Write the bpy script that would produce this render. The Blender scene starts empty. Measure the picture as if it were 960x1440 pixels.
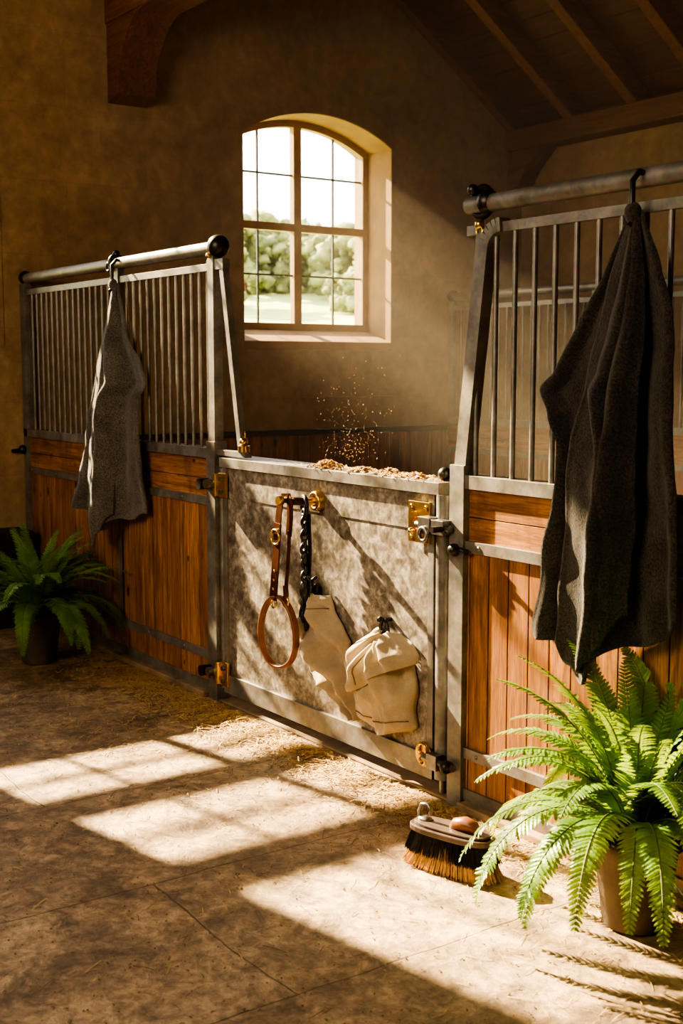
import bpy, bmesh, math, random
from mathutils import Vector, Matrix, noise
R=random.Random(7)
S=bpy.context.scene
pi=math.pi; sin=math.sin; cos=math.cos

# ---------------------------------------------------------------- materials
class NT:
    def __init__(s,name):
        s.m=bpy.data.materials.new(name); s.m.use_nodes=True
        s.t=s.m.node_tree; s.n=s.t.nodes; s.b=s.n['Principled BSDF']; s.out=s.n['Material Output']
        s.tc=s.n.new('ShaderNodeTexCoord')
    def L(s,a,b): s.t.links.new(a,b)
    def map(s,sc=(1,1,1),rot=(0,0,0),loc=(0,0,0)):
        m=s.n.new('ShaderNodeMapping'); m.inputs['Scale'].default_value=sc; m.inputs['Rotation'].default_value=rot; m.inputs['Location'].default_value=loc
        s.L(s.tc.outputs['Object'],m.inputs['Vector']); return m.outputs[0]
    def noise(s,v,scale,detail=5,rough=.55,dist=0):
        n=s.n.new('ShaderNodeTexNoise'); n.inputs['Scale'].default_value=scale; n.inputs['Detail'].default_value=detail
        n.inputs['Roughness'].default_value=rough; n.inputs['Distortion'].default_value=dist; s.L(v,n.inputs['Vector']); return n.outputs['Fac']
    def vor(s,v,scale,feat='F1',out='Distance'):
        n=s.n.new('ShaderNodeTexVoronoi'); n.feature=feat; n.inputs['Scale'].default_value=scale; s.L(v,n.inputs['Vector']); return n.outputs[out]
    def ramp(s,f,stops):
        r=s.n.new('ShaderNodeValToRGB'); e=r.color_ramp.elements
        while len(e)<len(stops): e.new(.5)
        for i,(p,c) in enumerate(stops):
            e[i].position=p; e[i].color=(c,c,c,1) if not hasattr(c,'__len__') else (*c,1)
        s.L(f,r.inputs[0]); return r.outputs[0]
    def mix(s,f,a,b,mode='MIX'):
        m=s.n.new('ShaderNodeMix'); m.data_type='RGBA'; m.blend_type=mode
        for k,i in ((f,0),(a,6),(b,7)):
            if isinstance(k,(int,float)): m.inputs[i].default_value=k
            elif isinstance(k,tuple): m.inputs[i].default_value=(*k,1)
            else: s.L(k,m.inputs[i])
        return m.outputs[2]
    def math(s,op,a,b=0,c=None):
        m=s.n.new('ShaderNodeMath'); m.operation=op
        for i,k in enumerate((a,b)):
            if isinstance(k,(int,float)): m.inputs[i].default_value=k
            else: s.L(k,m.inputs[i])
        return m.outputs[0]
    def col(s,c):
        if isinstance(c,tuple): s.b.inputs['Base Color'].default_value=(*c,1)
        else: s.L(c,s.b.inputs['Base Color'])
    def rough(s,r):
        if isinstance(r,(int,float)): s.b.inputs['Roughness'].default_value=r
        else: s.L(r,s.b.inputs['Roughness'])
    def metal(s,v): s.b.inputs['Metallic'].default_value=v
    def bump(s,h,st=.3,d=.01):
        b=s.n.new('ShaderNodeBump'); b.inputs['Strength'].default_value=st; b.inputs['Distance'].default_value=d
        s.L(h,b.inputs['Height']); s.L(b.outputs[0],s.b.inputs['Normal'])

def m_simple(name,c,rough=.5,metal=0,var=.25,scale=30,bst=.15):
    t=NT(name); v=t.map(); n=t.noise(v,scale)
    dark=tuple(x*(1-var) for x in c); lite=tuple(min(1,x*(1+var)) for x in c)
    t.col(t.ramp(n,[(.3,dark),(.7,lite)])); t.rough(rough); t.metal(metal)
    if bst: t.bump(n,bst,.004)
    return t.m

def m_galv():
    t=NT('galvanised_steel'); v=t.map()
    a=t.noise(v,9,6,.6); b=t.vor(v,60,out='Color')
    c=t.ramp(a,[(.3,(.145,.132,.115)),(.7,(.32,.30,.27))])
    t.col(t.mix(.12,c,b,'OVERLAY')); t.metal(.5); t.rough(t.ramp(a,[(.3,.38),(.7,.58)])); t.bump(t.noise(v,80,3),.08,.003)
    return t.m
def m_gate():
    t=NT('mottled_sheet_metal'); v=t.map()
    a=t.noise(v,3.2,8,.7,.4); b=t.noise(v,15,6,.62,.5); w=t.noise(v,42,4,.6,.5); k=t.vor(v,34,out='Color')
    c=t.ramp(a,[(.34,(.16,.133,.105)),(.5,(.26,.23,.19)),(.66,(.38,.345,.30))])
    c2=t.ramp(b,[(.40,(.12,.098,.075)),(.5,(.25,.22,.18)),(.60,(.47,.43,.375))])
    c=t.mix(.55,c,c2)
    c=t.mix(.4,c,t.ramp(w,[(.38,(.15,.15,.15)),(.62,(.85,.85,.85))]),'OVERLAY')
    bw=t.n.new('ShaderNodeRGBToBW'); t.L(k,bw.inputs[0]); c=t.mix(.22,c,bw.outputs[0],'OVERLAY')
    t.col(c); t.metal(.25); t.rough(t.ramp(b,[(.3,.36),(.7,.60)])); t.bump(b,.1,.003)
    return t.m
def m_wood(name,light,dark,axis='Z',pw=.105,rough=.45,knots=True,cx=.6):
    t=NT(name)
    sc={'Z':(9,9,.55),'X':(.55,9,9),'Y':(9,.55,9)}[axis]
    sep=t.n.new('ShaderNodeSeparateXYZ'); t.L(t.tc.outputs['Object'],sep.inputs[0])
    src=sep.outputs['X'] if axis=='Z' else sep.outputs['Z']
    fl=t.math('FLOOR',t.math('DIVIDE',src,pw))
    wn=t.n.new('ShaderNodeTexWhiteNoise'); wn.noise_dimensions='1D'; t.L(fl,wn.inputs['W'])
    add=t.n.new('ShaderNodeVectorMath'); add.operation='MULTIPLY_ADD'
    t.L(wn.outputs['Color'],add.inputs[0]); add.inputs[1].default_value=(7,7,7); t.L(t.tc.outputs['Object'],add.inputs[2])
    mp=t.n.new('ShaderNodeMapping'); mp.inputs['Scale'].default_value=sc; t.L(add.outputs[0],mp.inputs['Vector'])
    a=t.noise(mp.outputs[0],2.0,8,.62,1.0); b=t.noise(mp.outputs[0],11,6,.7,.8)
    mid=tuple((x*.55+y*.45) for x,y in zip(light,dark))
    c=t.ramp(a,[(.34,dark),(.48,mid),(.62,light)])
    c=t.mix(cx,c,t.ramp(b,[(.36,(.12,.12,.12)),(.62,(.85,.85,.85))]),'OVERLAY')
    c=t.mix(t.math('MULTIPLY',wn.outputs['Value'],.55),c,dark)
    if knots:
        st=t.noise(t.map((3,3,1.2)),1.6,7,.65,.5); c=t.mix(t.ramp(st,[(.50,0),(.64,.65)]),c,tuple(x*.6 for x in dark))
        for sc2,p in ((1.3,(.06,.13)),(1.9,(.045,.10))):
            m2=t.n.new('ShaderNodeMapping'); m2.inputs['Scale'].default_value={'Z':(4.2,4.2,2.4),'X':(2.4,4.2,4.2),'Y':(4.2,2.4,4.2)}[axis]; m2.inputs['Location'].default_value=(sc2*3,1,sc2); t.L(add.outputs[0],m2.inputs['Vector'])
            k=t.vor(m2.outputs[0],sc2)
            c=t.mix(t.ramp(k,[(p[0],.95),(p[1],0)]),c,tuple(x*.2 for x in dark))
    t.col(c); t.rough(rough); t.bump(b,.35,.003)
    return t.m
def m_wall():
    t=NT('sandstone_wall'); v=t.map()
    a=t.noise(v,1.3,8,.62,.4); b=t.noise(v,12,7,.65); bl=t.noise(v,4,8,.7,.5)
    c=t.ramp(a,[(.3,(.28,.18,.092)),(.55,(.375,.25,.134)),(.75,(.45,.315,.18))])
    c=t.mix(.35,c,t.ramp(b,[(.3,(.25,.25,.25)),(.7,(.8,.8,.8))]),'OVERLAY')
    c=t.mix(.3,c,t.ramp(bl,[(.35,(.2,.2,.2)),(.65,(.8,.8,.8))]),'OVERLAY')
    sep=t.n.new('ShaderNodeSeparateXYZ'); t.L(t.tc.outputs['Object'],sep.inputs[0])
    cmb=t.n.new('ShaderNodeCombineXYZ'); t.L(t.math('ADD',sep.outputs['X'],sep.outputs['Y']),cmb.inputs[0]); t.L(sep.outputs['Z'],cmb.inputs[1])
    br=t.n.new('ShaderNodeTexBrick'); t.L(cmb.outputs[0],br.inputs['Vector']); br.inputs['Scale'].default_value=1
    br.inputs['Brick Width'].default_value=1.15; br.inputs['Row Height'].default_value=.48; br.inputs['Mortar Size'].default_value=.005
    br.inputs['Mortar Smooth'].default_value=1
    f=br.outputs['Fac']
    c=t.mix(t.math('MULTIPLY',f,.2),c,(.17,.11,.06))
    t.col(c); t.rough(.88); h=t.math('SUBTRACT',t.math('MULTIPLY',b,.5),t.math('MULTIPLY',f,.2)); t.bump(h,.3,.012)
    return t.m
def m_floor():
    t=NT('stone_flags'); v=t.map(rot=(0,0,pi/2),loc=(.0,.0,0))
    o=t.map()
    wob=t.n.new('ShaderNodeTexNoise'); wob.inputs['Scale'].default_value=2.5; wob.inputs['Detail'].default_value=4; t.L(o,wob.inputs['Vector'])
    ma=t.n.new('ShaderNodeVectorMath'); ma.operation='MULTIPLY_ADD'; t.L(wob.outputs['Color'],ma.inputs[0]); ma.inputs[1].default_value=(.06,.06,0); t.L(v,ma.inputs[2])
    br=t.n.new('ShaderNodeTexBrick'); t.L(ma.outputs[0],br.inputs['Vector']); br.inputs['Scale'].default_value=1
    br.inputs['Brick Width'].default_value=4.5; br.inputs['Row Height'].default_value=.87; br.inputs['Mortar Size'].default_value=.004
    br.inputs['Mortar Smooth'].default_value=.6; br.offset=.37
    br.inputs['Color1'].default_value=(.44,.44,.44,1); br.inputs['Color2'].default_value=(.56,.56,.56,1)
    a=t.noise(o,1.5,10,.68,.6); b=t.noise(o,6,12,.78,.6); s=t.noise(o,55,6,.75); d=t.noise(o,3.2,10,.75,1.2); e=t.noise(o,22,8,.75,.6)
    c=t.ramp(a,[(.3,(.23,.155,.092)),(.5,(.35,.25,.155)),(.7,(.47,.35,.23))])
    c=t.mix(.75,c,t.ramp(b,[(.36,(.1,.1,.1)),(.64,(.88,.88,.88))]),'OVERLAY')
    c=t.mix(.5,c,t.ramp(e,[(.36,(.15,.15,.15)),(.62,(.85,.85,.85))]),'OVERLAY')
    c=t.mix(t.ramp(d,[(.34,.7),(.48,0)]),c,(.11,.073,.045))
    c=t.mix(.3,c,br.outputs['Color'],'OVERLAY')
    c=t.mix(t.ramp(s,[(.34,.8),(.40,0)]),c,(.07,.045,.03))
    f=br.outputs['Fac']; c=t.mix(t.math('MULTIPLY',f,.45),c,(.09,.06,.035))
    t.col(c); t.rough(t.ramp(b,[(.3,.34),(.7,.68)]))
    h=t.math('SUBTRACT',t.math('ADD',t.math('MULTIPLY',b,1.2),t.math('MULTIPLY',e,.5)),t.math('MULTIPLY',f,.7)); t.bump(h,.6,.014)
    return t.m
def m_cloth(name,c,c2,sc=260,st=.5,big=12,ov=.6):
    t=NT(name); v=t.map(); a=t.noise(v,big,6,.6); s=t.noise(v,sc,3,.7)
    col=t.ramp(a,[(.3,c),(.7,c2)])
    t.col(t.mix(ov,col,t.ramp(s,[(.35,(.15,.15,.15)),(.65,(.85,.85,.85))]),'OVERLAY')); t.rough(.95)
    t.b.inputs['Sheen Weight'].default_value=.35; t.b.inputs['Sheen Roughness'].default_value=.5
    t.b.inputs['Specular IOR Level'].default_value=.15
    t.bump(s,st,.004); return t.m
def m_leaf():
    t=NT('fern_leaf'); v=t.map(); a=t.noise(v,9,4,.6); 
    t.col(t.ramp(a,[(.3,(.05,.125,.018)),(.55,(.13,.27,.032)),(.75,(.26,.40,.06))])); t.rough(.42)
    tr=t.n.new('ShaderNodeBsdfTranslucent'); tr.inputs[0].default_value=(.36,.50,.05,1)
    mx=t.n.new('ShaderNodeMixShader'); mx.inputs[0].default_value=.3
    t.L(t.b.outputs[0],mx.inputs[1]); t.L(tr.outputs[0],mx.inputs[2]); t.L(mx.outputs[0],t.out.inputs[0])
    return t.m
def m_glass():
    t=NT('window_glass'); t.n.remove(t.b)
    tr=t.n.new('ShaderNodeBsdfTransparent'); tr.inputs[0].default_value=(.97,.98,.97,1); g=t.n.new('ShaderNodeBsdfGlossy'); g.inputs['Roughness'].default_value=.05
    mx=t.n.new('ShaderNodeMixShader'); mx.inputs[0].default_value=.05; t.L(tr.outputs[0],mx.inputs[1]); t.L(g.outputs[0],mx.inputs[2]); t.L(mx.outputs[0],t.out.inputs[0]); return t.m

GALV=m_galv(); GATE=m_gate(); WALL=m_wall(); REV=m_simple('dressed_sandstone',(.34,.20,.08),.8,0,.2,6,.3); FLOOR=m_floor()
CURB=m_simple('worn_stone_kerb',(.27,.185,.11),.8,0,.4,7,.4)
WOODV=m_wood('oiled_pine_vertical',(.48,.225,.08),(.18,.073,.025),'Z')
WOODH=m_wood('oiled_pine_horizontal',(.48,.225,.08),(.18,.073,.025),'X',pw=.21)
BEAM=m_wood('roof_beam_wood',(.27,.11,.045),(.11,.042,.017),'X',pw=.4,rough=.6,knots=False)
RAFT=m_wood('roof_rafter_wood',(.30,.125,.05),(.13,.05,.02),'Y',pw=.5,rough=.6,knots=False)
BOARD=m_wood('roof_board_wood',(.19,.072,.029),(.08,.03,.013),'X',pw=.09,rough=.6,knots=False)
FRAME=m_simple('window_frame_paint',(.38,.25,.11),.6,0,.15,14,.1)
LEAD=m_simple('lead_came',(.10,.09,.075),.5,.5,.2,40,.1)
BRASS=m_simple('polished_brass',(.72,.48,.14),.28,1,.15,25,.05)
IRON=m_simple('dark_iron',(.055,.05,.045),.4,.8,.3,30,.1)
STEEL=m_simple('bolt_steel',(.25,.24,.23),.35,.9,.25,30,.1)
TOWEL=m_cloth('charcoal_wool',(.030,.025,.021),(.062,.053,.045),150,1,8,.9)
TOWEL2=m_cloth('grey_wool',(.080,.072,.062),(.145,.132,.115),150,1,8,.9)
CANVAS=m_cloth('canvas_cloth',(.35,.275,.18),(.48,.39,.275),300,.12,7,.15)
STITCH=m_simple('dark_stitching',(.20,.145,.09),.9)
LEATHER=m_simple('brown_leather',(.06,.02,.01),.33,0,.3,20,.15)
LEATHER2=m_simple('tan_leather',(.19,.07,.026),.38,0,.25,20,.15)
BLACKL=m_simple('black_leather',(.018,.016,.015),.4,0,.3,20,.15)
LEAF=m_leaf(); STEM=m_simple('fern_stem',(.14,.18,.05),.6); POT=m_simple('stoneware_pot',(.10,.075,.055),.75,0,.3,14,.3)
SOIL=m_simple('potting_soil',(.04,.025,.015),.95,0,.3,60,.6)
STRAW=m_simple('straw',(.62,.42,.16),.75,0,.4,40,0); BRIST=m_simple('natural_bristle',(.66,.44,.20),.8,0,.3,60,0)
CHAFF=m_simple('wood_shavings',(.70,.46,.22),.8,0,.5,50,0)
BLKB=m_simple('black_bristle',(.02,.018,.016),.7,0,.3,60,0); BRW=m_simple('brush_block_wood',(.075,.05,.038),.4,0,.3,15,.1)
GLASS=m_glass(); CHEST=m_simple('black_painted_wood',(.02,.018,.016),.55,0,.2,20,.1)

# ---------------------------------------------------------------- mesh builder
class MB:
    def __init__(s): s.v=[];s.f=[];s.m=[];s.sm=[]
    def add(s,vs,fs,mi=0,sm=False):
        o=len(s.v); s.v+= [tuple(p) for p in vs]
        for f in fs: s.f.append([i+o for i in f]); s.m.append(mi); s.sm.append(sm)
    def box(s,x0,x1,y0,y1,z0,z1,mi=0):
        vs=[(x,y,z) for x in (x0,x1) for y in (y0,y1) for z in (z0,z1)]
        s.add(vs,[(0,1,3,2),(4,6,7,5),(0,4,5,1),(2,3,7,6),(0,2,6,4),(1,5,7,3)],mi)
    def beam(s,p0,p1,w,d,mi=0,side=(0,1,0)):
        p0=Vector(p0);p1=Vector(p1);t=(p1-p0).normalized();n=Vector(side).normalized();b=t.cross(n).normalized();n=b.cross(t)
        vs=[]
        for p in (p0,p1):
            for a,c in ((-1,-1),(1,-1),(1,1),(-1,1)): vs.append(p+b*a*w/2+n*c*d/2)
        s.add(vs,[(0,1,2,3),(7,6,5,4),(0,4,5,1),(1,5,6,2),(2,6,7,3),(3,7,4,0)],mi)
    def tube(s,pts,r,mi=0,n=10,closed=False,caps=True):
        pts=[Vector(p) for p in pts];N=len(pts); rs=r if hasattr(r,'__len__') else [r]*N
        vs=[];prev=None
        for i,p in enumerate(pts):
            if closed: t=pts[(i+1)%N]-pts[i-1]
            else: t=pts[min(i+1,N-1)]-pts[max(i-1,0)]
            t.normalize()
            if prev is None:
                a=Vector((0,0,1)) if abs(t.z)<.9 else Vector((1,0,0)); u=t.cross(a).normalized()
            else: u=(prev-t*prev.dot(t)).normalized()
            prev=u; w=t.cross(u)
            for k in range(n):
                a=2*pi*k/n; vs.append(p+(u*cos(a)+w*sin(a))*rs[i])
        fs=[]
        for i in range(N if closed else N-1):
            j=(i+1)%N
            for k in range(n): fs.append((i*n+k,i*n+(k+1)%n,j*n+(k+1)%n,j*n+k))
        s.add(vs,fs,mi,True)
        if caps and not closed:
            s.add(vs[:n],[list(range(n))[::-1]],mi); s.add(vs[-n:],[list(range(n))],mi)
    def cyl(s,p0,p1,r,mi=0,n=16): s.tube([p0,p1],r,mi,n)
    def ball(s,c,r,mi=0,sc=(1,1,1),nu=16,nv=10):
        vs=[];fs=[]
        for j in range(nv+1):
            a=pi*j/nv
            for i in range(nu):
                b=2*pi*i/nu; vs.append((c[0]+r*sc[0]*sin(a)*cos(b),c[1]+r*sc[1]*sin(a)*sin(b),c[2]+r*sc[2]*cos(a)))
        for j in range(nv):
            for i in range(nu): fs.append((j*nu+i,(j+1)*nu+i,(j+1)*nu+(i+1)%nu,j*nu+(i+1)%nu))
        s.add(vs,fs,mi,True)
    def ring(s,c,Rr,r,mi=0,nrm=(0,1,0),sx=1,sz=1,n=24):
        nn=Vector(nrm).normalized(); a=nn.orthogonal().normalized() if abs(nn.z)>.9 else Vector((0,0,1)).cross(nn).normalized(); b=nn.cross(a)
        s.tube([Vector(c)+a*Rr*sx*cos(2*pi*i/n)+b*Rr*sz*sin(2*pi*i/n) for i in range(n)],r,mi,8,closed=True)
    def ribbon(s,pts,wv,th,mi=0):
        pts=[Vector(p) for p in pts]; N=len(pts); vs=[]; 
        for i,p in enumerate(pts):
            w=Vector(wv(i/(N-1)) if callable(wv) else wv)
            t=(pts[min(i+1,N-1)]-pts[max(i-1,0)]).normalized(); n=t.cross(w).normalized()*th/2
            vs+= [p-w/2-n,p+w/2-n,p+w/2+n,p-w/2+n]
        fs=[(0,1,2,3),tuple(4*(N-1)+k for k in (3,2,1,0))]
        for i in range(N-1):
            for k in range(4): fs.append((4*i+k,4*i+4+k,4*i+4+(k+1)%4,4*i+(k+1)%4))
        s.add(vs,fs,mi,False)
    def prism(s,prof,axis,a0,a1,mi=0):
        N=len(prof);vs=[]
        for a in (a0,a1):
            for p,q in prof: vs.append({'Y':(p,a,q),'X':(a,p,q),'Z':(p,q,a)}[axis])
        s.add(vs,[list(range(N)),list(range(2*N-1,N-1,-1))]+[(i,i+N,(i+1)%N+N,(i+1)%N) for i in range(N)],mi)
    def sheet(s,f,nu,nv,mi=0):
        vs=[f(i/nu,j/nv) for j in range(nv+1) for i in range(nu+1)]
        s.add(vs,[(j*(nu+1)+i,j*(nu+1)+i+1,(j+1)*(nu+1)+i+1,(j+1)*(nu+1)+i) for j in range(nv) for i in range(nu)],mi,True)
    def obj(s,name,mats,bevel=0,solid=0,parent=None,fix=True):
        me=bpy.data.meshes.new(name); me.from_pydata(s.v,[],s.f)
        for m in mats: me.materials.append(m)
        me.polygons.foreach_set('material_index',s.m); me.polygons.foreach_set('use_smooth',s.sm)
        if fix:
            bm=bmesh.new(); bm.from_mesh(me); bmesh.ops.recalc_face_normals(bm,faces=bm.faces); bm.to_mesh(me); bm.free()
        me.update(); o=bpy.data.objects.new(name,me); S.collection.objects.link(o)
        if solid:
            q=o.modifiers.new('thick','SOLIDIFY'); q.thickness=solid; q.offset=0
        if bevel:
            q=o.modifiers.new('bev','BEVEL'); q.width=bevel; q.segments=2; q.limit_method='ANGLE'; q.angle_limit=math.radians(50)
        if parent: o.parent=parent
        return o
def empty(name,loc=(0,0,0)):
    e=bpy.data.objects.new(name,None); S.collection.objects.link(e); e.empty_display_size=.1; return e
def lerp(a,b,t): return a+(b-a)*t
def prof(tab,x):
    tab=sorted(tab)
    if x<=tab[0][0]: return tab[0][1]
    for (a,b),(c,d) in zip(tab,tab[1:]):
        if x<=c:
            t=(x-a)/(c-a); t=t*t*(3-2*t)*.5+t*.5; return b+(d-b)*t
    return tab[-1][1]

# ---------------------------------------------------------------- room shell
XW=-7.93; YE=7.40; YS=-2.6; XF=4.0; YR=2.4
def roofz(y): return 4.47-.707*(abs(y-YR)+YR-6.0)
TOP=.19
YF=3.01
def arc(yc,w,spring,rise,inset=0,y0=None,y1=None,n=18):
    Rr=(w*w+rise*rise)/(2*rise); zc=spring+rise-Rr; Rr-=inset
    y0=yc-w+inset if y0 is None else y0; y1=yc+w-inset if y1 is None else y1
    return [(y,zc+math.sqrt(max(0,Rr*Rr-(y-yc)**2))) for y in [lerp(y1,y0,i/n) for i in range(n+1)]]
def extruded(name,loops,x0,x1,mat,bevel=0):
    cu=bpy.data.curves.new(name,'CURVE'); cu.dimensions='2D'; cu.fill_mode='BOTH'; cu.extrude=abs(x1-x0)/2
    for lp in loops:
        sp=cu.splines.new('POLY'); sp.points.add(len(lp)-1); sp.use_cyclic_u=True
        for p,q in zip(sp.points,lp): p.co=(q[0],q[1],0,1)
    tmp=bpy.data.objects.new('tmp',cu); S.collection.objects.link(tmp)
    dg=bpy.context.evaluated_depsgraph_get(); me=bpy.data.meshes.new_from_object(tmp.evaluated_get(dg))
    bpy.data.objects.remove(tmp); bpy.data.curves.remove(cu)
    xc=(x0+x1)/2
    for v in me.vertices: v.co=Vector((xc+v.co.z,v.co.x,v.co.y))
    bm=bmesh.new(); bm.from_mesh(me); bmesh.ops.remove_doubles(bm,verts=bm.verts,dist=1e-5); bmesh.ops.recalc_face_normals(bm,faces=bm.faces); bm.to_mesh(me); bm.free()
    me.name=name; me.materials.clear(); me.materials.append(mat)
    for p in me.polygons: p.use_smooth=False
    o=bpy.data.objects.new(name,me); S.collection.objects.link(o); return o
W1=dict(yc=5.345,w=.675,z0=1.85,sp=3.36,rise=.19)
W2=dict(yc=1.78,w=.92,z0=1.85,sp=4.4,rise=.3)
def opening(W): return [(W['yc']-W['w'],W['z0']),(W['yc']+W['w'],W['z0'])]+arc(W['yc'],W['w'],W['sp'],W['rise'])
outer=[(YS,-.05),(YE+.3,-.05),(YE+.3,roofz(YE)+.1),(YR,roofz(YR)+TOP+.1),(YS,roofz(YS)+.1)]
extruded('wall_gable',[outer,opening(W1),opening(W2)],XW-.5,XW,WALL)
b=MB(); b.box(XW-.5,XF,YE,YE+.3,-.05,3.85); b.obj('wall_eave',[WALL])
b=MB(); b.box(XW-.5,XF,YS-.3,YS,-.05,3.85); b.obj('wall_aisle',[WALL])
extruded('wall_rear',[outer],XF,XF+.3,WALL)
b=MB(); b.box(XW-.5,XF+.3,YS-.3,YE+.3,-.3,0); b.obj('floor',[FLOOR])
# roof
b=MB()
def roof_side(sgn):
    ye=YE+.3 if sgn>0 else YS-.3
    ze=roofz(ye)+TOP; zr=roofz(YR)+TOP
    n=34
    for i in range(n):
        t0=i/n+.0012; t1=(i+1)/n-.0012
        ya,yb=lerp(ye,YR,t0),lerp(ye,YR,t1); za,zb=lerp(ze,zr,t0),lerp(ze,zr,t1)
        b.prism([(ya,za),(yb,zb),(yb,zb+.03),(ya,za+.03)],'X',XW-.5,XF+.3,0)
    b.prism([(ye,ze+.03),(YR,zr+.03),(YR,zr+.08),(ye,ze+.08)],'X',XW-.5,XF+.3,0)
roof_side(1); roof_side(-1)
b.obj('ceiling',[BOARD])
b=MB()
x=XW+.05
while x<XF:
    for ye in (YE,YS):
        z0=roofz(ye); zr=roofz(YR)
        b.prism([(ye,z0),(YR,zr),(YR,zr+TOP-.005),(ye,z0+TOP-.005)],'X',x-.05,x+.05,0)
    x+=.66
b.obj('roof_rafters',[RAFT],.006)
b=MB(); b.box(XW,XF,YE-.2,YE,3.45,3.62); b.box(XW,XF,YS,YS+.2,3.45,3.62)
b.box(XW,XF,YR-.09,YR+.09,roofz(YR)-.25,roofz(YR)-.02)
b.prism([(XW+.01,3.12),(XW+.14,3.16),(XW+.22,3.28),(XW+.42,3.45),(XW+.01,3.45)],'Y',YE-.19,YE-.005)
b.obj('trim_wall_plate',[BEAM],.012)
b=MB()
b.box(XW,XF,3.62,3.92,3.93,4.25)
pr=[(XW+.005,3.42),(XW+.16,3.46)]+[(XW+.16+.42*(1-cos(a)),3.46+.47*sin(a)) for a in [pi/2*i/8 for i in range(1,9)]]+[(XW+.005,3.93)]
b.prism(pr,'Y',3.63,3.91)
b.box(XW+.005,XW+.3,3.6,3.94,4.25,5.6)
b.obj('roof_purlin',[BEAM],.015)

# windows
def window(name,W,transoms,bw=.007):
    yc,w,sp,rise=W['yc'],W['w'],W['sp'],W['rise']; zb=W['z0']+.105
    x0,x1=XW-.37,XW-.31
    root=empty(name)
    fw=.055
    outerl=[(yc-w+.001,zb),(yc+w-.001,zb)]+arc(yc,w-.001,sp,rise)
    holes=[]
    zs=[zb+fw]+[v for tz,th in transoms for v in (tz-th/2,tz+th/2)]
    for sgn in (-1,1):
        ya,yb=(yc-w+fw,yc-.035) if sgn<0 else (yc+.035,yc+w-fw)
        for k in range(0,len(zs)-1,2): holes.append([(ya,zs[k]),(yb,zs[k]),(yb,zs[k+1]),(ya,zs[k+1])])
        holes.append([(ya,zs[-1]),(yb,zs[-1])]+arc(yc,w,sp,rise,fw,ya,yb,12))
    o=extruded(name+'_frame',[outerl]+holes,x0,x1,FRAME); o.parent=root
    q=o.modifiers.new('bev','BEVEL'); q.width=.008; q.segments=2; q.limit_method='ANGLE'
    m=MB()
    xm=(x0+x1)/2
    for yy in (yc-w/2-.01,yc+w/2+.01): m.box(xm-.007,xm+.007,yy-bw,yy+bw,zb+fw,sp+rise-.09)
    lv=[zb+fw]+[tz for tz,_ in transoms]+[sp+rise-.02]
    for a,c in zip(lv,lv[1:]): 
        zz=(a+c)/2; m.box(xm-.007,xm+.007,yc-w+.04,yc+w-.04,zz-bw,zz+bw)
    m.obj('glazing_bars',[LEAD],parent=root)
    m=MB(); m.add([(xm,y,z) for y,z in [(yc-w+.02,zb+.02),(yc+w-.02,zb+.02)]+arc(yc,w,sp,rise,.03)],[list(range(21))]); m.obj('glass_pane',[GLASS],parent=root)
    m=MB(); m.prism([(XW-.5,zb),(XW-.30,zb),(XW+.012,W['z0']+.012),(XW+.012,W['z0']-.05),(XW+.001,W['z0']-.05),(XW+.001,W['z0']+.0005),(XW-.5,W['z0']+.0005)],'Y',yc-w,yc+w)
    m.obj('sill',[REV],.006,parent=root)
    ring=opening(W); t=.006
    inn=[(yc-w+t,W['z0']+.001),(yc+w-t,W['z0']+.001)]+arc(yc,w,sp,rise,t)
    o=extruded('reveal_lining',[ring,inn],XW-.31,XW+.001,REV); o.parent=root
    d=.17
    out2=[(yc-w-d,W['z0']-.05),(yc+w+d,W['z0']-.05)]+arc(yc,w+d,sp+.0,rise+d*.9)
    o=extruded('stone_surround',[out2,ring],XW-.02,XW+.006,WALL); o.parent=root
    return root
window('window_1',W1,[(2.74,.06)])
window('window_2',W2,[(2.44,.15),(2.97,.20)],.016)

# ---------------------------------------------------------------- stall panels
def planks_v(b,x0,x1,y0,y1,z0,z1,mi,pw=.105):
    i=math.floor(x0/pw)
    while i*pw<x1:
        a=max(x0,i*pw+.003); c=min(x1,(i+1)*pw-.003)
        if c-a>.01: b.box(a,c,y0,y1,z0,z1,mi)
        i+=1
def panel(name,x0,x1,Y,end0=None,end1=None,mids=(),bar=.085,finials=()):
    b=MB()
    b.box(x0,x1,Y-.03,Y+.05,1.215,1.265,0)
    b.box(x0,x1,Y-.02,Y+.04,.03,.075,0)
    planks_v(b,x0,x1,Y-.008,Y+.03,.07,1.0,1)
    b.box(x0,x1,Y-.006,Y+.028,1.0,1.107,2); b.box(x0,x1,Y-.006,Y+.028,1.111,1.216,2)
    for z in (1.0,.215):
        b.box(x0,x1,Y-.024,Y-.007,z-.021,z+.021,0)
        xx=x0+.1
        while xx<x1: b.ball((xx,Y-.024,z),.009,4,(1,.6,1),8,6); xx+=.42
    b.cyl((x0-(.0 if end0 else 0),Y,2.238),(x1,Y,2.238),.032,0,20)
    b.box(x0,x1,Y-.012,Y+.014,2.13,2.165,0)
    xs=x0+.05
    while xs<x1-.02:
        if all(abs(xs-m)>.04 for m in mids): b.cyl((xs,Y,1.26),(xs,Y,2.135),.0095,0,8)
        xs+=bar
    for mx in mids:
        b.box(mx-.025,mx+.025,Y-.02,Y+.02,1.26,2.21,0)
        b.box(mx-.02,mx+.02,Y-.026,Y-.0245,.235,.98,0)
    return b
MP=[GALV,WOODV,WOODH,IRON,STEEL,BRASS]
b=panel('stall_panel',XW+.02,-5.40,YF,mids=(-7.88,-6.47,-5.39),bar=.083)
b.box(-5.43,-5.345,YF-.035,YF+.035,0,1.30,0)
b.beam((-5.385,YF,1.28),(-5.385,YF,2.2),.055,.05,0)
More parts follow.
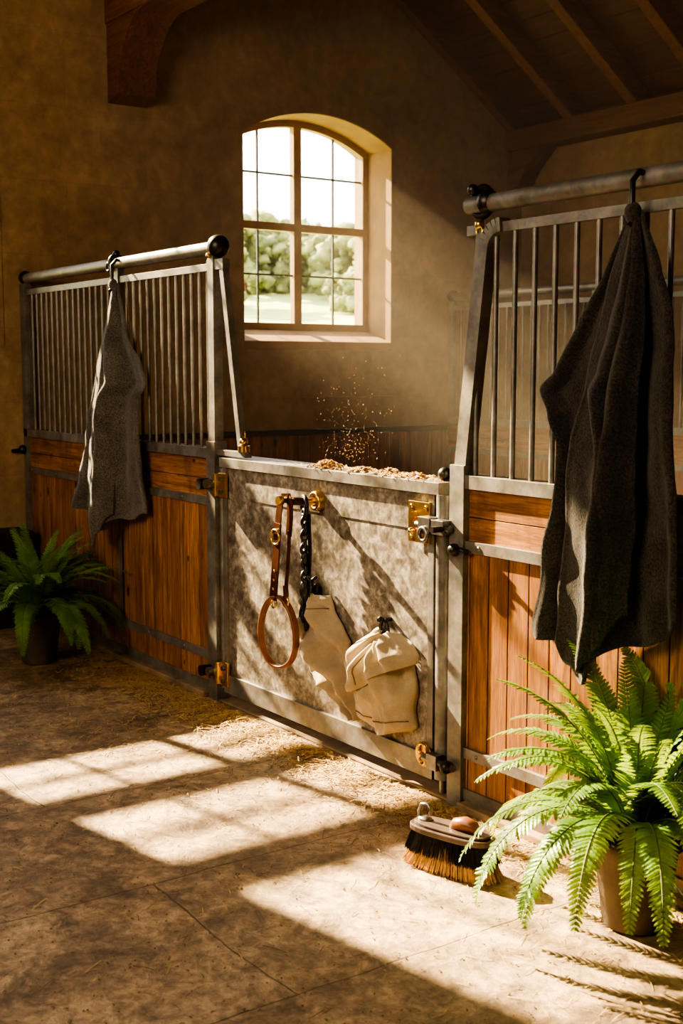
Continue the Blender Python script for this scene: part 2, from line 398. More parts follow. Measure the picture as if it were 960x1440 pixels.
b.beam((-5.30,YF,2.17),(-5.13,YF,1.27),.035,.035,0)
b.box(-5.43,-5.27,YF-.02,YF+.02,2.13,2.18,0)
b.box(-5.36,-5.08,YF-.02,YF+.02,1.235,1.262,0)
b.ball((-5.345,YF,2.243),.055,3); b.ball((-7.885,YF,2.243),.045,3)
for xx in (-6.5,):
    b.ring((xx,YF,2.243),.038,.014,3,(1,0,0)); b.ball((xx,YF-.0,2.29),.022,3); b.ring((xx-.02,YF-.04,2.22),.022,.007,3,(0,1,0))
b.box(-7.92,-7.86,YF-.03,YF+.03,0,2.2,0)
b.ball((-5.39,YF-.03,2.20),.014,5); b.ball((-7.9,YF-.045,1.13),.03,3); b.cyl((-7.9,YF-.04,1.13),(-7.9,YF-.12,1.12),.012,3)
b.cyl((-5.12,YF,1.262),(-5.12,YF,1.29),.03,5); b.ball((-5.12,YF,1.31),.022,5); b.ring((-5.12,YF,1.345),.014,.005,5)
b.obj('stall_panel',MP,.003)
X1=1.6
b=panel('stall_panel',-3.50,X1,YF,mids=(-1.2,.6),bar=.098)
b.box(-3.555,-3.475,YF-.035,YF+.035,0,1.30,0)
b.beam((-3.515,YF,1.26),(-3.40,YF,2.13),.062,.05,0)
arcp=[(-3.40+.09*(1-cos(a)),YF,2.07+.085*sin(a)) for a in [pi/2*i/7 for i in range(8)]]
for p,q in zip(arcp,arcp[1:]): b.beam(p,q,.05,.052,0)
b.ring((-3.43,YF,2.245),.05,.014,3,(0,1,0)); b.ball((-3.40,YF,2.243),.043,3); b.ball((-3.46,YF-.02,2.29),.02,3)
b.ball((-3.42,YF-.02,2.165),.018,5); b.ring((-3.42,YF-.02,2.14),.016,.005,5)
b.ball((-3.515,YF-.045,.985),.024,3); b.cyl((-3.515,YF-.03,.985),(-3.44,YF-.05,.985),.012,3)
b.obj('stall_panel',MP,.003)
YB=6.61
b=panel('stall_partition',XW+.02,1.6,YB,mids=(-7.88,-6.3,-4.7,-3.1,-1.5),bar=.09)
b.ball((-7.88,YB,2.243),.05,3)
b.obj('stall_partition',MP,.003)
b=MB()
yy=YF+.06
while yy<YB-.06:
    b.box(XW+.002,XW+.03,yy,min(yy+.104,YB-.04),.02,1.16,0); yy+=.108
b.box(XW+.002,XW+.05,YF+.06,YB-.04,1.16,1.20,1)
b.obj('trim_kickboard',[WOODV,IRON],.003)
b=MB(); b.box(XW+.02,-5.44,YF-.06,YF+.08,0,.03); b.box(-3.47,X1,YF-.06,YF+.08,0,.03); b.box(-5.34,-3.56,YF-.03,YF+.08,0,.012); b.obj('trim_threshold',[CURB],.006)

# ---------------------------------------------------------------- gate
GX0,GX1=-5.30,-3.665
b=MB()
b.box(GX0,GX1,YF-.005,YF+.03,.07,1.18,1)
b.box(GX0,GX1,YF-.009,YF-.004,1.03,1.18,1)
b.box(GX0-.01,GX1+.04,YF-.03,YF+.15,1.178,1.225,0)
b.box(GX0,GX1,YF-.02,YF+.035,.055,.15,0)
b.box(GX0,GX0+.035,YF-.018,YF+.035,.055,1.18,0)
b.box(GX1-.035,GX1,YF-.018,YF+.035,.055,1.18,0)
b.cyl((GX1+.045,YF,.07),(GX1+.045,YF,1.18),.034,0,20)
b.cyl((GX0-.025,YF,.07),(GX0-.025,YF,1.17),.018,0,14)
b.cyl((GX1+.045,YF,.005),(GX1+.045,YF,.07),.014,3,10)
for z in (1.09,.15):
    b.box(GX0-.015,GX0+.055,YF-.032,YF-.018,z-.06,z+.06,2)
    b.cyl((GX0-.03,YF-.035,z-.055),(GX0-.03,YF-.035,z+.055),.018,2)
    for dz in (-.032,.032):
        b.cyl((GX0+.025,YF-.048,z+dz),(GX0+.025,YF-.03,z+dz),.012,3,10)
    b.cyl((GX0-.13,YF-.05,z),(GX0-.02,YF-.05,z),.014,3,10)
    b.cyl((GX0-.115,YF-.09,z),(GX0-.115,YF-.02,z),.028,4,12)
    b.cyl((GX0-.055,YF-.085,z+.005),(GX0-.055,YF-.04,z+.005),.022,3,12)
lx=-3.745
b.box(lx-.065,lx+.065,YF-.03,YF-.018,.985,1.145,2)
for dx in (-.045,.045):
    for dz in (-.06,.06): b.ball((lx+dx,YF-.031,1.065+dz),.008,2,(1,.5,1),8,6)
b.cyl((lx-.02,YF-.05,1.085),(lx-.02,YF-.03,1.085),.02,2); b.ball((lx-.02,YF-.05,1.03),.014,2)
b.cyl((lx+.02,YF-.055,1.06),(lx+.22,YF-.055,1.06),.014,3,12)
b.box(lx+.05,lx+.12,YF-.075,YF-.02,1.03,1.095,3); b.box(lx+.13,lx+.20,YF-.075,YF-.02,1.035,1.09,3)
b.ring((lx+.09,YF-.08,1.03),.025,.008,3,(0,1,0)); b.cyl((lx+.19,YF-.12,1.06),(lx+.19,YF-.05,1.06),.012,4)
b.cyl((-3.705,YF-.03,.15),(-3.705,YF-.018,.15),.05,2,20); b.ring((-3.705,YF-.035,.17),.024,.007,2,(0,1,0)); b.ring((-3.705,YF-.035,.13),.02,.006,2,(0,1,0))
b.cyl((-3.68,YF-.05,.15),(-3.50,YF-.05,.15),.014,3,12); b.box(-3.64,-3.58,YF-.07,YF-.03,.12,.18,3); b.ball((-3.53,YF-.06,.15),.026,4)
b.ball((GX1-.02,YF+.05,1.25),.028,4); b.cyl((GX1-.02,YF+.05,1.22),(GX1+.1,YF+.05,1.25),.014,4)
b.obj('stall_gate',[GALV,GATE,BRASS,STEEL,IRON],.003)

# peg with halter and bridle
PX,PZ=-4.46,1.085
b=MB()
b.cyl((PX,YF-.035,PZ),(PX,YF-.006,PZ),.045,0,20); b.ring((PX,YF-.035,PZ),.034,.009,0,(0,1,0))
b.tube([(PX,YF-.03,PZ),(PX,YF-.06,PZ),(PX,YF-.08,PZ),(PX,YF-.2,PZ+.012),(PX,YF-.205,PZ+.012),(PX,YF-.225,PZ+.014)],[.016,.015,.013,.011,.022,.019],0,14)
b.tube([(PX,YF-.10,PZ+.003),(PX,YF-.15,PZ+.006)],.018,1,12)
b.obj('brass_tack_peg',[BRASS,LEATHER])
b=MB(); hy=YF-.175
def strap(pts,w,mi,nrm=(0,-1,0),th=.005):
    pts=[Vector(p) for p in pts]; N=len(pts)
    def wv(t):
        i=t*(N-1); i=min(int(round(i)),N-1); tt=(pts[min(i+1,N-1)]-pts[max(i-1,0)]).normalized()
        return tt.cross(Vector(nrm)).normalized()*w
    b.ribbon(pts,wv,th,mi)
over=[(PX-.045,hy-.02,PZ-.10),(PX-.038,hy-.02,PZ-.05),(PX-.028,hy-.018,PZ),(PX-.012,hy-.012,PZ+.022),(PX+.008,hy,PZ+.026),(PX+.02,hy,PZ),(PX+.02,hy,PZ-.06),(PX+.008,hy,PZ-.14)]
strap(over,.042,0)
strap([(PX-.045,hy-.022,PZ-.09),(PX-.055,hy-.022,PZ-.2),(PX-.07,hy-.022,PZ-.32),(PX-.085,hy-.022,PZ-.43)],.05,0,th=.008)
strap([(PX+.016,hy-.002,PZ-.12),(PX+.012,hy-.002,PZ-.2),(PX-.00,hy-.002,PZ-.3),(PX-.02,hy-.002,PZ-.40)],.022,0)
for z in (-.13,-.17): b.beam((PX-.085,hy-.03,PZ+z),(PX-.015,hy-.03,PZ+z),.011,.009,0)
b.ring((PX-.05,hy-.032,PZ-.15),.032,.005,2,(0,1,0))
for i in range(3): b.ball((PX-.065-.006*i,hy-.028,PZ-.3-.04*i),.006,2,(1,.6,1),8,6)
b.tube([(PX-.02,hy,PZ-.36),(PX-.015,hy,PZ-.40),(PX-.02,hy,PZ-.42)],.012,0)
b.ring((PX-.02,hy,PZ-.43),.022,.006,2,(0,1,0)); b.ring((PX-.085,hy-.02,PZ-.445),.02,.005,2,(0,1,0))
lp=[]
for i in range(49):
    a=2*pi*i/48; lp.append(Vector((PX-.065+.112*sin(a)*(1-.12*cos(a)),hy-.01+.02*sin(a),PZ-.57+.155*cos(a))))
for k,(rr_,off) in enumerate(((.0075,0),(.0075,.009),(.0075,-.009))): b.tube([p+Vector((0,off,0)) for p in lp[:-1]],rr_,1,8,closed=True)
b.obj('leather_halter',[LEATHER,LEATHER2,BRASS])
b=MB(); by=YF-.09; bx=PX+.0
b.ring((bx,by,PZ-.018),.036,.010,0,(0.3,1,0),1,1.15)
z=PZ-.055; k=0
while z>.56:
    b.ring((bx+.004*sin(k),by,z),.017,.008,0,(1 if k%2 else 0.25,0.25 if k%2 else 1,0),1,1.25,14); z-=.03; k+=1
strap([(bx+.02,by+.01,PZ-.05),(bx+.026,by+.012,PZ-.2),(bx+.018,by+.012,PZ-.35),(bx+.006,by+.01,PZ-.48)],.022,0)
b.ball((bx,by,.84),.02,0,(1,1,1.7)); b.ball((bx-.002,by,.70),.022,0,(1,1,2.0)); b.ball((bx,by,.93),.017,1)
b.tube([(bx-.002,by,.64),(bx-.018,by,.60),(bx-.018,by,.54),(bx,by,.49),(bx+.016,by,.51),(bx+.016,by,.60)],[.012,.015,.018,.016,.014,.010],0)
b.ribbon([(bx+.005,by-.006,.64),(bx+.005,by-.008,.5)],(.03,0,0),.008,0)
b.obj('black_bridle',[BLACKL,STEEL])

# ---------------------------------------------------------------- towels
def towel(name,mat,xt,ztop,layers,yb,hookz):
    root=empty(name)
    for li,(Lp,Rp,hem,A,n,ph,off) in enumerate(layers):
        b=MB()
        def f(u,v):
            z1=prof(hem,u); z=ztop-v*(ztop-z1)
            xl,xr=prof(Lp,z),prof(Rp,z)
            g=min(1,v*1.8+.08)
            uu=u+.03*sin(4*v+u*3+ph)
            s1=sin(2*pi*n*uu+ph+.5*sin(2.3*v+1)); s1=math.tanh(1.4*s1)/.885
            s2=sin(2*pi*(n*1.7)*uu+2.1*ph+1.6*v)
            fold=A*g*(.42+.42*s1+.10*s2)
            edge=min(1,min(u,1-u)*6+.3)
            y=yb-.012-off*g-fold*edge-.05*g*sin(pi*u)
            x=lerp(xl,xr,u)+.02*g*cos(2*pi*n*uu+ph)*edge
            nz=noise.noise(Vector((x*5,z*3.5,1.7+li)))*.03*g+noise.noise(Vector((x*14,z*9,4+li)))*.010*g
            return (x,y+nz,z+ .008*sin(9*u*pi)*v)
        b.sheet(f,120,130,0)
        b.obj('cloth',[mat],solid=.014,parent=root)
    m=MB(); m.tube([(xt,yb+.03,hookz+.045),(xt,yb-.005,hookz+.05),(xt,yb-.035,hookz+.02),(xt,yb-.035,hookz-.06),(xt,yb-.03,hookz-.1),(xt,yb-.05,hookz-.12)],.0095,0,10)
    m.ball((xt,yb-.03,ztop-.005),.028,1,(1,.9,1.2))
    m.obj('hook_and_gather',[IRON,mat],parent=root)
    return root
towel('hanging_towel',TOWEL,-2.66,2.13,[
 ([(.62,-3.0),(.82,-3.01),(1.0,-2.975),(1.2,-2.93),(1.42,-2.91),(1.5,-2.955),(1.585,-3.015),(1.64,-2.95),(1.8,-2.86),(1.95,-2.765),(2.13,-2.68)],
 [(.6,-2.44),(.87,-2.43),(1.3,-2.455),(1.7,-2.485),(1.82,-2.50),(1.95,-2.55),(2.13,-2.635)],
 [(0,.84),(.12,.79),(.3,.76),(.45,.70),(.52,.70),(.62,.76),(.75,.79),(.88,.83),(1,.90)],.15,2.0,.4,0),
 ([(.6,-2.86),(.9,-2.85),(1.3,-2.82),(1.6,-2.79),(1.9,-2.73),(2.13,-2.68)],
 [(.6,-2.60),(.9,-2.58),(1.3,-2.56),(1.7,-2.565),(1.9,-2.59),(2.13,-2.64)],
 [(0,.80),(.25,.70),(.45,.655),(.6,.68),(.8,.80),(1,.90)],.07,1.0,2.6,.075)],2.97,2.2)
towel('hanging_towel',TOWEL2,-6.40,2.12,[
 ([(.6,-6.80),(.86,-6.84),(1.1,-6.72),(1.35,-6.62),(1.55,-6.585),(1.7,-6.56),(1.9,-6.47),(2.12,-6.42)],
 [(.6,-6.06),(.87,-6.05),(1.3,-6.07),(1.5,-6.10),(1.58,-6.02),(1.66,-6.08),(1.85,-6.25),(2.12,-6.37)],
 [(0,.90),(.2,.86),(.4,.76),(.5,.74),(.6,.80),(.8,.84),(1,.88)],.14,1.8,1.2,0),
 ([(.6,-6.62),(.9,-6.60),(1.4,-6.54),(1.8,-6.47),(2.12,-6.42)],
 [(.6,-6.30),(.9,-6.28),(1.4,-6.26),(1.8,-6.33),(2.12,-6.37)],
 [(0,.80),(.3,.70),(.55,.665),(.8,.76),(1,.86)],.06,1.0,3.0,.07)],2.97,2.2)

# ---------------------------------------------------------------- canvas bags
def ridg(p): return 1-2*abs(noise.noise(p))
def crease(x,z,xh,zh,k,seed):
    dx,dz=x-xh,zh-z; d=math.hypot(dx,dz)+.02; a=math.atan2(dx,dz)
    w=noise.noise(Vector((x*5,z*5,seed)))
    rad=.020*sin(k*a+3.5*w+d*6)*min(1,d*8)*math.exp(-d/.30)
    cr=.014*(ridg(Vector((x*6+z*3,z*5-x*2,seed+3)))-.5)+.008*(ridg(Vector((x*14-z*4,z*12+x*3,seed+6)))-.5)
    return rad-cr
b=MB()
def bag1(u,v):
    Lx=prof([(0,-4.555),(.15,-4.575),(.3,-4.57),(.45,-4.54),(.65,-4.46),(.85,-4.28),(1,-4.165)],v)
    Rx=prof([(0,-4.37),(.15,-4.335),(.3,-4.27),(.45,-4.215),(.6,-4.195),(.85,-4.17),(1,-4.135)],v)
    zl=prof([(0,.645),(.45,.42),(.7,.30),(.85,.25),(1,.19)],v); zr=prof([(0,.68),(.45,.50),(.7,.42),(.9,.26),(1,.185)],v)
    sc=.022*math.sin(v*17+u*2)*v*(1-v)*4*.35
    x=lerp(Lx,Rx,u)+sc; z=lerp(zl,zr,u)+.02*math.exp(-((u-.55)/.2)**2)*(1-v)
    e=min(1,sin(pi*u)*2.2)
    y=YF-.014-(.085*(sin(pi*u)+1e-6)**.7)*(.45+.8*sin(pi*min(1,v*1.02)))-.034*sin(2*pi*(2.0*u-1.5*v))*sin(pi*u)
    y+=2.0*crease(x,z,-4.46,.70,9,1.3)*e
    return (x,min(y,YF-.012),z)
b.sheet(bag1,90,110,0)
def line(f,pts,r=.0016,mi=1,off=.004):
    P=[Vector(f(u,v))+Vector((0,-off,0)) for u,v in pts]; b.tube(P,r,mi,6)
line(bag1,[(.12,.02+.9*i/40) for i in range(41)],.001); line(bag1,[(.05+.9*i/40,.14) for i in range(41)],.001)
b.tube([(-4.46,YF-.005,.70),(-4.46,YF-.045,.71),(-4.46,YF-.05,.74),(-4.46,YF-.03,.75)],.006,2); b.ball((-4.46,YF-.03,.69),.02,2,(.8,1,1.5))
b.obj('canvas_feed_bag',[CANVAS,STITCH,IRON],solid=.004)
b=MB()
def bag2(u,v):
    Lx=prof([(0,-4.07),(.15,-4.13),(.3,-4.16),(.5,-4.145),(.75,-4.125),(.93,-4.10),(1,-4.06)],v)
    Rx=prof([(0,-3.85),(.15,-3.79),(.4,-3.765),(.75,-3.77),(.93,-3.765),(1,-3.80)],v)
    z=lerp(lerp(.56,.575,u),lerp(.205,.215,u)-.018*sin(pi*u)+.008*sin(9*u),v)
    x=lerp(Lx,Rx,u)+.006*sin(v*15)*(1 if u>.5 else -1)*abs(2*u-1)
    d=(sin(pi*u)+1e-6)**.6
    y=YF-.012-.12*d*(.5+.5*sin(pi*(v*.85+.1)))-.02*sin(2*pi*(1.5*u+1.1*v))*sin(pi*u)
    y+=1.7*crease(x,z,-3.95,.60,8,5.1)*min(1,sin(pi*u)*2.2)
    return (x,min(y,YF-.012),z)
b.sheet(bag2,90,90,0)
def flap(u,v):
    Lx=prof([(0,-4.03),(.35,-4.12),(.7,-4.165),(1,-4.175)],v); Rx=prof([(0,-3.87),(.35,-3.79),(.7,-3.758),(1,-3.757)],v)
    zt=.60+.012*sin(pi*u)-.045*math.exp(-((u-.5)/.12)**2); zb=lerp(.40,.515,u)-.075*sin(pi*u**.8)+.012*sin(11*u)
    x=lerp(Lx,Rx,u); z=lerp(zt,zb,v)
    d=(sin(pi*u)+1e-6)**.55
    y=YF-.012-d*(.02+.135*sin(pi*.5*min(1,v*1.6))**.9)-.018*sin(2*pi*(2.2*u+.4*v))*v*sin(pi*u)+.02*max(0,v-.8)*5*d*.4
    y+=1.5*crease(x,z,-3.95,.61,11,9.4)*min(1,sin(pi*u)*2.2)
    return (x,min(y,YF-.012),z)
b.sheet(flap,90,60,0)
line(bag2,[(.04+.92*i/40,.86) for i in range(41)],.0008); line(flap,[(.5,.05+.85*i/24) for i in range(25)],.001)
b.ring((-3.95,YF-.04,.60),.035,.006,2,(.2,1,0),1,1.4); b.cyl((-3.95,YF,.645),(-3.95,YF-.06,.65),.007,2); b.ball((-3.95,YF-.06,.65),.012,2)
b.obj('canvas_feed_bag',[CANVAS,STITCH,IRON],solid=.004)

# ---------------------------------------------------------------- ferns
def fern(name,cx,cy,nf,Lmin,Lmax,seed,ymax,lo=.82):
    rr=random.Random(seed); root=empty(name)
    b=MB()
    pr=[(0,.0),(.085,.0),(.095,.01),(.125,.25),(.14,.255),(.142,.285),(.128,.288),(.12,.265),(0,.26)]
    n=32; vs=[];fs=[]
    for r,z in pr:
        for i in range(n): vs.append((cx+max(r,.0005)*cos(2*pi*i/n),cy+max(r,.0005)*sin(2*pi*i/n),z))
    for j in range(len(pr)-1):
        for i in range(n): fs.append((j*n+i,j*n+(i+1)%n,(j+1)*n+(i+1)%n,(j+1)*n+i))
    b.add(vs[:],fs,0,True); b.obj('pot',[POT],parent=root)
    b=MB(); b.ball((cx,cy,.262),.115,0,(1,1,.12)); b.obj('soil',[SOIL],parent=root)
    b=MB()
    for k in range(nf):
        az=2*pi*k*.381966+rr.uniform(-.2,.2); inner=k/nf
        if inner<.42:
            L=Lmax*lo*rr.uniform(.86,1.08); el=math.radians(rr.uniform(52,72)); endang=math.radians(rr.uniform(-90,-70)); pw=.85
        elif inner<.75:
            L=Lmax*lo*rr.uniform(.85,1.08); el=math.radians(rr.uniform(66,80)); endang=math.radians(rr.uniform(-45,-15)); pw=1.2
        else:
            L=lerp(Lmax*.95,Lmin,(inner-.75)*4)*rr.uniform(.9,1.1); el=math.radians(rr.uniform(76,90)); endang=math.radians(rr.uniform(0,40)); pw=1.4
        N=28; p=Vector((cx+.04*cos(az),cy+.04*sin(az),.265)); pts=[p.copy()]; ds=L/N; tw=rr.uniform(-.35,.35); a2=az
        for i in range(N):
            t=i/N; e=lerp(el,endang,t**pw); a2=az+tw*t
            d=Vector((cos(e)*cos(a2),cos(e)*sin(a2),sin(e)))
            p=p+d*ds
            if p.y>ymax: p.y=ymax-rr.uniform(0,.01)
            if p.z<.02: p.z=.02
            pts.append(p.copy())
        b.tube(pts,[lerp(.0035,.001,i/N) for i in range(N+1)],1,5)
        M=int(L/.0140)
        for j in range(int(M*.10),M):
            t=j/M; fi=t*N; i=min(int(fi),N-1); q=pts[i].lerp(pts[i+1],fi-i); tg=(pts[i+1]-pts[i]).normalized()
            side=Vector((-sin(a2),cos(a2),0)); side=(side-tg*side.dot(tg)).normalized(); up=side.cross(tg).normalized()
            if up.z<0 and abs(tg.z)<.9: up=-up
            ln=.088*(L/.62)*min(1,(t+.02)*3.2)*(1-t)**.55*rr.uniform(.9,1.08)+.004
            wd=.0098*(L/.6)**.5*min(1,.5+(1-t))
            for sg in (-1,1):
                dr=(side*sg*cos(.35+.35*t)+tg*sin(.35+.35*t)+up*rr.uniform(-.05,.18)).normalized()
                wv=tg*1.0-dr*tg.dot(dr); wv.normalize(); dn=-up*.22
                prs=[(0,.45),(.12,1),(.22,.72),(.34,.98),(.45,.66),(.57,.82),(.68,.5),(.8,.55),(.9,.25)]
                vs=[]
                for s_,w_ in prs:
                    c=q+dr*ln*s_+dn*ln*s_*s_
                    vs+= [c+wv*wd*w_,c-up*.0012,c-wv*wd*w_]
                m=len(prs); vs.append(q+dr*ln+dn*ln)
                fs=[]
                for a in range(m-1): fs+= [(3*a,3*a+1,3*a+4,3*a+3),(3*a+1,3*a+2,3*a+5,3*a+4)]
                fs+= [(3*m-3,3*m-2,3*m),(3*m-2,3*m-1,3*m)]
                vs=[Vector((w.x,min(w.y,ymax+.012),max(w.z,.006))) for w in vs]
                b.add(vs,fs,0,False)
    b.obj('fronds',[LEAF,STEM],parent=root,fix=False)
    return root
fern('potted_fern',-2.42,2.76,64,.44,.72,3,2.95,.87)
fern('potted_fern',-6.66,2.56,64,.48,.68,11,2.95,.92)

# ---------------------------------------------------------------- brush
root=empty('floor_brush')
bc=Vector((-3.045,2.575,0)); ang=.28
M=Matrix.Translation(bc)@Matrix.Rotation(ang,4,'Z')
def xf(b):
    b.v=[tuple(M@Vector(p)) for p in b.v]
def bl(hx,hy,n=28): return [(hx*abs(cos(a))**.7*(1 if cos(a)>0 else -1),hy*abs(sin(a))**.7*(1 if sin(a)>0 else -1)) for a in [2*pi*i/n for i in range(n)]]
b=MB()
b.prism(bl(.160,.062),'Z',.118,.138,0); b.prism(bl(.145,.05),'Z',.138,.148,0)
xf(b); b.obj('block',[BRW],.004,parent=root)
b=MB(); rr=random.Random(5)
def brist(b,hx,hy,z1,z0,fl,n,mi,r):
    for _ in range(n):
        a=rr.uniform(0,2*pi); q=math.sqrt(rr.uniform(.25,1))
        x=hx*q*abs(cos(a))**.7*(1 if cos(a)>0 else -1); y=hy*q*abs(sin(a))**.7*(1 if sin(a)>0 else -1)
        p=Vector((x,y,z1)); e=Vector((x*fl+rr.uniform(-.008,.008),y*fl*1.1+rr.uniform(-.008,.008),z0+rr.uniform(0,.010)))
        s=Vector((cos(a),-sin(a),0))*r; s2=Vector((sin(a),cos(a),0))*r
        b.add([p-s,p+s,e+s*.6,e-s*.6],[(0,1,2,3)],mi); b.add([p-s2,p+s2,e+s2*.6,e-s2*.6],[(0,1,2,3)],mi)
brist(b,.150,.055,.119,.046,1.18,3000,1,.0014); brist(b,.138,.05,.085,.002,1.34,3000,0,.0013)
xf(b); b.obj('bristles',[BRIST,BLKB],parent=root,fix=False)
b=MB(); b.tube([(.0,0,.146),(.015,0,.160),(.05,0,.168),(.085,0,.163),(.105,0,.148)],[.014,.022,.026,.022,.012],0,12)
b.tube([(-.13,0,.146),(-.135,0,.172),(-.125,0,.197),(-.10,0,.202),(-.085,0,.187),(-.09,0,.167)],.007,1,8); b.ball((-.11,0,.15),.02,1,(1.4,1,.5))
xf(b); b.obj('handle',[LEATHER2,STEEL],parent=root)

# ---------------------------------------------------------------- straw & hay
def straws(b,gen,n,l0,l1,w,mi=0,tilt=.15):
    for _ in range(n):
        p=Vector(gen()); a=R.uniform(0,2*pi); L=R.uniform(l0,l1)/2; d=Vector((cos(a),sin(a),R.uniform(-tilt,tilt)*.5)); s=Vector((-sin(a),cos(a),0))*w*R.uniform(.6,1.2)
        e1,e2=p-d*L,p+d*L; mid=p+Vector((R.uniform(-1,1),R.uniform(-1,1),0))*L*.12+Vector((0,0,.002))
        lo=min(e1.z,e2.z)
        if lo<.002 and p.z<.05: e1.z+=.002-lo; e2.z+=.002-lo; mid.z+=.002-lo
        b.add([e1-s,e1+s,mid+s,mid-s,e2+s,e2-s],[(0,1,2,3),(3,2,4,5)],mi)
b=MB()
straws(b,lambda:(R.uniform(-7.2,-2.0),YF-.06-abs(R.gauss(0,.09)),.004),2400,.02,.08,.0015)
straws(b,lambda:(R.gauss(-4.7,.5),YF-.07-abs(R.gauss(0,.13)),.004+abs(R.gauss(0,.009))),2300,.01,.06,.0019)
straws(b,lambda:(R.gauss(-4.7,.6),YF-.07-abs(R.gauss(0,.16)),.004+abs(R.gauss(0,.006))),1500,.01,.06,.002,1)
straws(b,lambda:(R.gauss(-5.9,.5),YF-.1-abs(R.gauss(0,.18)),.004+abs(R.gauss(0,.009))),1500,.02,.09,.0018)
straws(b,lambda:(R.uniform(-6,-1),R.uniform(.3,3.0),.003),320,.01,.09,.0014,1)
straws(b,lambda:(R.uniform(-6,-1),R.uniform(.3,3.0),.003),320,.01,.09,.0014,0)
straws(b,lambda:(R.uniform(-6,-1.5),R.uniform(.5,3.0),.003),2000,.004,.014,.0026,1)
straws(b,lambda:(R.gauss(-5.2,.6),R.gauss(2.4,.35),.003),900,.005,.05,.0016)
straws(b,lambda:(R.gauss(-5.0,.6),R.gauss(2.4,.35),.003),700,.005,.04,.0016,1)
straws(b,lambda:(R.gauss(-3.6,.35),YF-.08-abs(R.gauss(0,.16)),.004),900,.004,.04,.0017)
straws(b,lambda:(R.gauss(-3.4,.4),YF-.08-abs(R.gauss(0,.2)),.004),700,.004,.04,.0018,1)
straws(b,lambda:(R.gauss(-2.1,.3),R.gauss(2.45,.2),.004),130,.02,.08,.0010)
b.obj('scattered_straw',[STRAW,m_simple('dark_straw',(.22,.13,.05),.8,0,.4,40,0)],fix=False)
b=MB()
for cx,sx,h,n in ((-4.47,.065,.034,520),(-4.22,.035,.020,200),(-4.02,.055,.024,300),(-3.86,.07,.016,300),(-4.1,.42,.002,260)):
    def g(): 
        x,y=R.gauss(0,.5),R.gauss(0,.5); hh=h*math.exp(-(x*x+y*y)*1.6)
        return (min(max(cx+sx*x*1.4,-5.2),-3.68),min(max(YF+.04+.045*y*1.3,YF-.025),YF+.14),1.228+R.uniform(.2,1)*hh)
    straws(b,g,n,.010,.030,.0036,0,1.1)
b.obj('wood_shavings',[CHAFF],fix=False)
b=MB()
for _ in range(300):
    h=abs(R.gauss(0,.17)); b.ball((-4.33+R.gauss(0,.06+.3*h),YF+.07+R.gauss(0,.05),1.26+h),R.uniform(.001,.0026),0,(1,1,1),5,4)
b.obj('dust_motes',[STRAW],fix=False)

b=MB(); b.box(XW+.03,XW+.27,2.15,2.92,0,.56); b.box(XW+.02,XW+.28,2.14,2.93,.56,.62); b.box(XW+.27,XW+.285,2.45,2.6,.5,.6,1)
b.obj('tack_trunk',[CHEST,IRON],.008)

# airborne dust in the stall (real scattering volume, catches the sun shaft)
t=NT('dusty_air'); t.n.remove(t.b)
pv=t.n.new('ShaderNodeVolumePrincipled'); pv.inputs['Density'].default_value=.05; pv.inputs['Anisotropy'].default_value=.0; pv.inputs['Color'].default_value=(1,.90,.74,1)
t.L(pv.outputs[0],t.out.inputs['Volume'])
b=MB(); b.box(XW+.06,-3.0,YF+.2,YB-.05,.0,4.2); b.obj('dusty_air',[t.m])

# ---------------------------------------------------------------- outside
t=NT('meadow_grass'); v=t.map(); t.col(t.ramp(t.noise(v,.6,6),[(.3,(.30,.38,.12)),(.7,(.50,.54,.22))])); t.rough(.9); GRASS=t.m  # grass kept pale: distance haze is put into the colour
t=NT('tree_foliage'); v=t.map(); t.col(t.ramp(t.noise(v,.9,10,.8),[(.40,(.08,.10,.035)),(.58,(.32,.34,.14))])); t.rough(.95); FOL=t.m  # light stop kept pale, carries the distance haze as colour
b=MB()
def hz(x,y): 
    d=math.hypot(x,y); return -.25+6.0*max(0,min(1.3,(d-14)/60))**1.3+.4*noise.noise(Vector((x*.05,y*.05,0)))
xs=[-8.6-2.4*i for i in range(52)]; ys=[-40+2.4*j for j in range(62)]
b.add([(x,y,hz(x,y) if x<-9 else -.25) for x in xs for y in ys],[(i*62+j,i*62+j+1,(i+1)*62+j+1,(i+1)*62+j) for i in range(51) for j in range(61)],0,True)
b.obj('outdoor_meadow',[GRASS])
b=MB()
def tree(x,y,h,r,sd):
    rr=random.Random(sd); z=hz(x,y)
    b.tube([(x,y,z-.2),(x+.1,y,z+h*.35),(x,y,z+h*.6)],[.22,.15,.08],1,8)
    for _ in range(80):
        a=rr.uniform(0,2*pi); q=rr.uniform(0,1)**.5; hh=rr.uniform(0.02,.95); sp=math.sqrt(max(.1,1-(hh-.4)**2*2.2)); c=Vector((x+r*q*cos(a)*sp,y+r*q*sin(a)*sp,z+h*hh)); s=r*rr.uniform(.10,.26)
        o=len(b.v); b.ball(c,s,0,(1,1,.75),10,7)
        for i in range(o,len(b.v)):
            p=Vector(b.v[i]); d=(p-c); b.v[i]=tuple(c+d*(1+.8*noise.noise(p*2.0)+.7*noise.noise(p*6)))
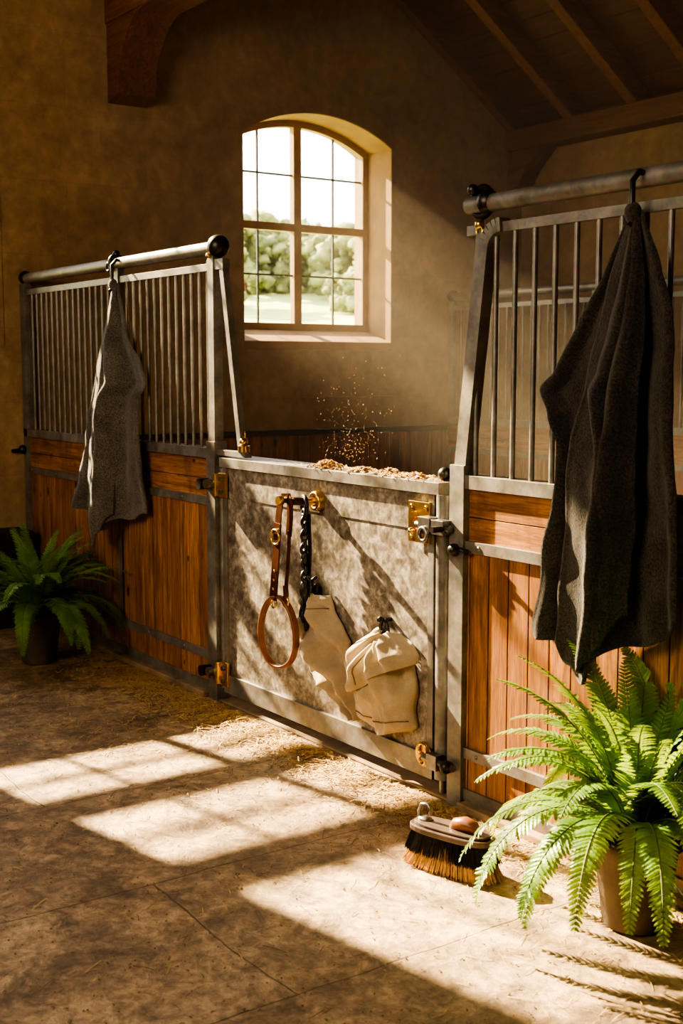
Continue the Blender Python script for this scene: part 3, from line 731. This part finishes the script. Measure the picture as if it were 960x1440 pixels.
for i,(dist,off,h,r) in enumerate([(46,-3.9,3.3,1.9),(52,-2.4,3.5,1.9),(54,-.6,2.2,1.5),(52,.9,2.5,1.6),(49,2.2,3.0,1.8),(47,3.8,3.2,1.9),(49,5.4,2.8,1.8),(44,1.8,1.5,1.1),(45,3.2,1.6,1.2),(58,-6.5,3.5,2.2),(52,7.0,3.3,2.2),(53,9.4,3.4,2.2),(55,-9,3.6,2.4),(58,0,2.6,2.4),(57,-4,2.8,2.2)]):
    dx,dy=-.836,.549; dist*=1.5; off*=1.5; tree(dx*dist+dy*off, dy*dist+.836*off,h*1.35,r*1.5,i)
b.obj('outdoor_trees',[FOL,BEAM])

# ---------------------------------------------------------------- light, world, camera
w=bpy.data.worlds.new('sky'); S.world=w; w.use_nodes=True; bg=w.node_tree.nodes['Background']
bg.inputs[0].default_value=(1.0,.97,.92,1); bg.inputs[1].default_value=6.5
def light(name,kind,loc,d,energy,color,**k):
    l=bpy.data.lights.new(name,kind); l.energy=energy; l.color=color
    for a,c in k.items(): setattr(l,a,c)
    o=bpy.data.objects.new(name,l); S.collection.objects.link(o); o.location=loc
    o.rotation_euler=Vector(d).to_track_quat('-Z','Y').to_euler(); return o
light('sun_light','SUN',(-20,0,12),(1,.2,-.617),50,(1,.76,.45),angle=math.radians(.8))
light('aisle_fill','AREA',(-3.2,-2.3,2.9),(-.25,1,-.32),210,(1,.81,.58),shape='RECTANGLE',size=3.2,size_y=1.8)  # added unseen fill lamp inside the aisle wall, brightens the stall front
cam=bpy.data.cameras.new('camera'); co=bpy.data.objects.new('camera',cam); S.collection.objects.link(co); S.camera=co
th=math.atan(200/1749); yaw=math.radians(34.94)
fw=Vector((-cos(yaw)*cos(th),sin(yaw)*cos(th),-sin(th)))
co.location=(0,0,1.65); co.rotation_euler=fw.to_track_quat('-Z','Y').to_euler()
cam.sensor_fit='VERTICAL'; cam.sensor_height=36; cam.lens=1749/1440*36; cam.clip_end=300
cam.dof.use_dof=True; cam.dof.focus_distance=5.0; cam.dof.aperture_fstop=4.5
S.view_settings.view_transform='AgX'
try: S.view_settings.look='AgX - High Contrast'
except Exception: pass
